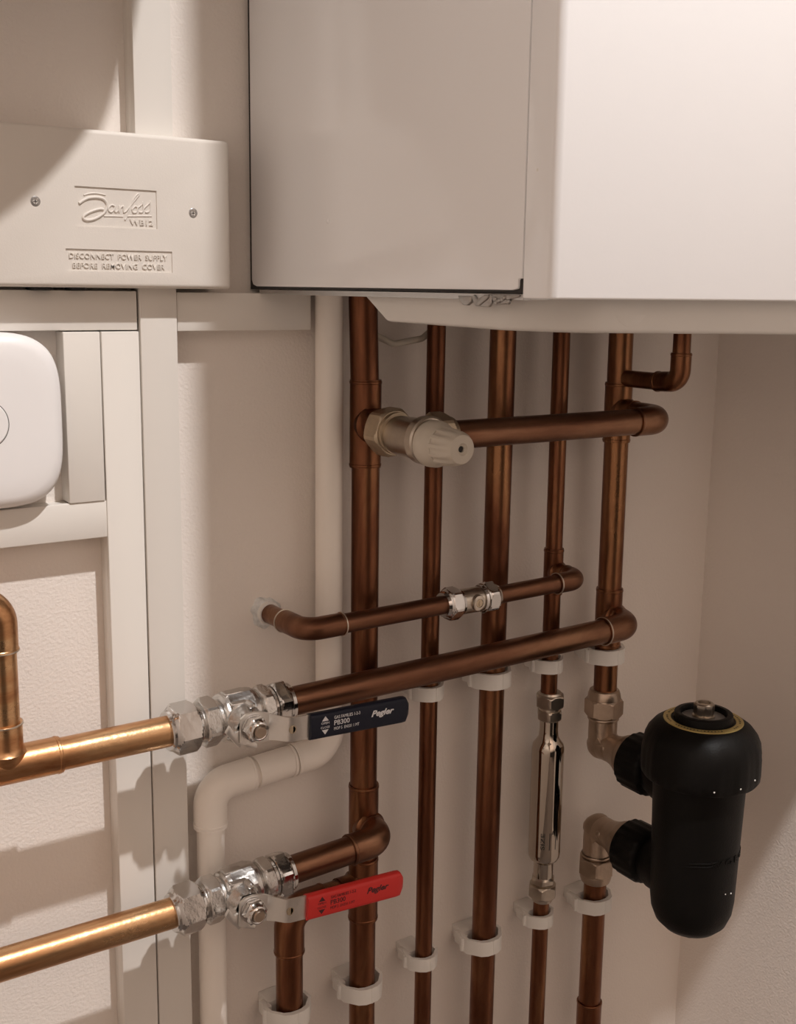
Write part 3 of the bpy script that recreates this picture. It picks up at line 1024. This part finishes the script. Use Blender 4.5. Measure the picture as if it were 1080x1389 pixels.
def ring_text(b):
    s = 'MAGNETIC FILTER  SYSTEM  PROTECTION  '
    rnd = random.Random(2)
    for k in range(66):
        u = 2 * PI * k / 66
        if rnd.random() < 0.35:
            continue
        c, sn = math.cos(u), math.sin(u)
        r0, r1, wd = 29.6, 31.2, rnd.uniform(0.2, 0.55)
        pts = []
        for r, w in ((r0, -wd), (r1, -wd), (r1, wd), (r0, wd)):
            pts.append((FX + r * c - w * sn, FD + r * sn + w * c))
        prism(b, pts, lambda a, c_, h: (a, c_, h), -360.3, -359.95)


one('ring_print', ring_text, M['ink_black'], cp, 'tiny dark print round the gold ring', smooth=False)
one('centre_label', lambda b: fl(b, [(-358.5, 18.8), (-358.2, 18.8), (-358.1, 0.2)]), M['smoke'], cp, 'grey disc in the cap centre')
one('bleed_screw', lambda b: lathe(b, (FX, FD, 0), Z, [(-358.4, 9.4), (-356.5, 9.4), (-356.2, 8.0), (-354.8, 8.2, 'o'), (-346.4, 8.2, 'o'), (-345.6, 7.4), (-345.4, 5.4), (-348.4, 5.0), (-348.4, 0.2)], 48), M['nickel'], cp, 'nickel bleed screw')
one('drain_plug', lambda b: fl(b, [(-564, 0.3), (-564, 5.0), (-562, 7.2), (-557.5, 8.2), (-555, 8.2)], 32), M['black'], ft)
one('drain_tip', lambda b: fl(b, [(-565.2, 0.3), (-565.0, 3.6), (-563.6, 3.8)], 24), M['dull_brass'], ft, 'small brass drain tip')


def on_body(phi0, z0, r0=37.6):
    def f(a, b, h):
        ph = phi0 + a / r0
        r = r0 + h
        return (FX + r * math.sin(ph), FD + r * math.cos(ph), z0 + b)
    return f


em = text_bm('W O R C E S T E R', 5.4, 86, 0.6, bold=0.02, fn=on_body(-0.5, -479.5, 38.0))
for dz, off in ((0, 0), (3.2, 3)):
    P = []
    for k in range(15):
        q = k / 14
        a = -40 + off + 24 * q
        z = -480.5 + dz + 5.5 * max(0, q - 0.25) ** 1.3 + 1.0 * math.sin(q * 5)
        P.append(on_body(0.0, 0, 38.0)(a, z, 0))
    sweep(em, P, 0.5, 8)
obj('embossed_lettering', em, M['black'], bd, sharp=40)


for ph, z, r, R_ in ((-0.62, -405, 0.9, 51), (-0.15, -404, 1.0, 51), (0.22, -401, 0.8, 51), (-0.02, -507, 0.6, 37.3), (0.2, -509, 0.8, 37.3)):
    one('paint_speck', lambda b: lathe(b, (FX + R_ * math.sin(ph), FD + R_ * math.cos(ph), z), (math.sin(ph), math.cos(ph), 0), [(-.5, r), (0.15, r * .8), (0.25, .1)], 8), M['clip'], ft, 'tiny white paint speck')

# ---------------------------------------------------------------- white waste pipe
wp = thing('waste_pipe', 'white plastic waste pipe with two elbows, running down behind the lever valves', 'waste pipe', (357, 18, FLOOR))
RW, FW = 10.75, 13.0
MW = M['pipe_white']
tube(wp, [(460.8, 18, -4.9), (461.2, 18, -345)], RW, MW)
one('elbow_fitting', lambda b: (sweep(b, arc_path([(461.2, 18, -335), (461.2, 18, -369), (428, 18, -371)], 22, 14), FW, 36), fitting_rim(b, (429.5, 18, -371), X, FW)), MW, wp)
tube(wp, [(440, 18, -370.4), (385, 18, -374.5)], RW, MW)
one('coupler', lambda b: (rod(b, (427, 18, -371.2), (394, 18, -373.4), FW - 0.6), fitting_rim(b, (425.5, 18, -371.3), X, FW - 0.2)), MW, wp)
one('elbow_fitting', lambda b: (sweep(b, arc_path([(391, 18, -373.8), (355.6, 18, -376.5), (355.4, 18, -409)], 17, 14), FW, 36), fitting_rim(b, (389.5, 18, -373.9), X, FW), fitting_rim(b, (355.4, 18, -406), Z, FW)), MW, wp)
tube(wp, [(355.4, 18, -395), (354.0, 18, FLOOR)], RW, MW)

# ---------------------------------------------------------------- cable loop
tag(one('cable', lambda b: sweep(b, arc_path([(498, 14, -4.9), (500, 14, -34), (520, 18, -43), (546, 20, -39), (566, 18, -26), (572, 14, -4.9)], 7, 6), 2.6, 14), M['cable']), 'thin beige cable loop hanging under the boiler behind the thin riser', 'cable')

# ---------------------------------------------------------------- unseen round disc, added to cast the curved shadow at upper left
VX, VD, VZ, VR = 124.0, 150.0, 393.0, 219.5
ev = thing('shadow_disc', 'unseen round white disc added above the wiring box to cast a shadow', 'shadow caster', (VX, 0, VZ - VR))
one('shell', lambda b: lathe(b, (VX, VD, VZ), D, [(-46, 40), (-45, 110), (-40, 150), (-30, 182), (-16, 204), (-3, 214), (3, 214), (16, 204), (30, 182), (40, 150), (45, 110), (46, 40), (46.2, 1)], 72), M['device'], ev, sharp=50)
one('rim_seam', lambda b: lathe(b, (VX, VD, VZ), D, [(-3, 212), (-3, VR), (3, VR), (3, 212)], 96, cap=(False, False)), M['device'], ev)
one('bracket', lambda b: (box(b, VX - 40, VX + 40, 0, 4, VZ - 60, VZ + 60, 1), box(b, VX - 25, VX + 25, 3, 108, VZ - 30, VZ + 30, 1)), M['steel'], ev, 'grey steel bracket holding the added disc')

# ---------------------------------------------------------------- the lamp in the ceiling
LX, LD, LZ = 474.0, 870.0, 1259.0
dl = thing('downlight', 'round recessed ceiling downlight above the boiler front', 'ceiling light', (LX, LD, CEIL))
one('rim', lambda b: lathe(b, (LX, LD, 0), Z, [(CEIL, 40), (CEIL - 3, 40), (CEIL - 4, 38), (CEIL - 4, 33), (CEIL, 33)], 40, cap=(False, False)), M['steel'], dl)
one('lamp_face', lambda b: lathe(b, (LX, LD, 0), Z, [(CEIL - 1.0, 32.5), (CEIL, 32.5)], 32), M['lampglow'], dl)

ld = bpy.data.lights.new('downlight_beam', 'SPOT')
ld.energy = 111
ld.color = (1.0, 0.97, 0.96)
ld.shadow_soft_size = 0.02
ld.spot_size = math.radians(110)
ld.spot_blend = 0.85
lo = bpy.data.objects.new('downlight_beam', ld)
COL.objects.link(lo)
lo.location = W((LX, LD, LZ))
lo.rotation_euler = Vector((-0.11, 0.0, -1.0)).to_track_quat('-Z', 'Y').to_euler()

w = bpy.data.worlds.new('room_light')
S.world = w
w.use_nodes = True
nt_ = w.node_tree
bg = nt_.nodes['Background']
# the rest of the house seen from the open front: brighter high up and to the left
tc_ = nt_.nodes.new('ShaderNodeTexCoord')
dt_ = nt_.nodes.new('ShaderNodeVectorMath')
dt_.operation = 'DOT_PRODUCT'
dt_.inputs[1].default_value = (-0.35, 0.0, 0.94)
nt_.links.new(tc_.outputs['Generated'], dt_.inputs[0])
rp_ = nt_.nodes.new('ShaderNodeMapRange')
rp_.inputs['From Min'].default_value = 0.06
rp_.inputs['From Max'].default_value = 0.5
rp_.inputs['To Min'].default_value = 0.03
rp_.inputs['To Max'].default_value = 1.38
nt_.links.new(dt_.outputs['Value'], rp_.inputs['Value'])
nt_.links.new(rp_.outputs['Result'], bg.inputs['Strength'])
bg.inputs['Color'].default_value = (1.0, 0.75, 0.60, 1)

# ---------------------------------------------------------------- camera
f_px, yaw, pitch, roll = 1583.0, math.radians(34.29), math.radians(10.83), math.radians(0.78)
cy, sy, cp_, sp_ = math.cos(yaw), math.sin(yaw), math.cos(pitch), math.sin(pitch)
Fw = Vector((sy * cp_, cy * cp_, -sp_))
Rt = Vector((cy, -sy, 0))
Up = Rt.cross(Fw)
R2 = Rt * math.cos(roll) + Up * math.sin(roll)
U2 = -Rt * math.sin(roll) + Up * math.cos(roll)
cam = bpy.data.cameras.new('camera')
cam.sensor_fit = 'VERTICAL'
cam.sensor_height = 24.0
cam.sensor_width = 24.0
cam.lens = f_px / 1389.0 * 24.0
cam.clip_start = 0.01
co = bpy.data.objects.new('camera', cam)
COL.objects.link(co)
mw = Matrix(((R2.x, U2.x, -Fw.x), (R2.y, U2.y, -Fw.y), (R2.z, U2.z, -Fw.z))).to_4x4()
mw.translation = W((0, 790, 0))
co.matrix_world = mw
S.camera = co

S.view_settings.view_transform = 'Standard'
S.view_settings.look = 'None'
S.view_settings.exposure = 0.0
S.view_settings.gamma = 1.0
S.view_settings.use_curve_mapping = False
S.cycles.use_denoising = True
S.cycles.max_bounces = 8
S.cycles.diffuse_bounces = 5
S.cycles.sample_clamp_indirect = 6.0
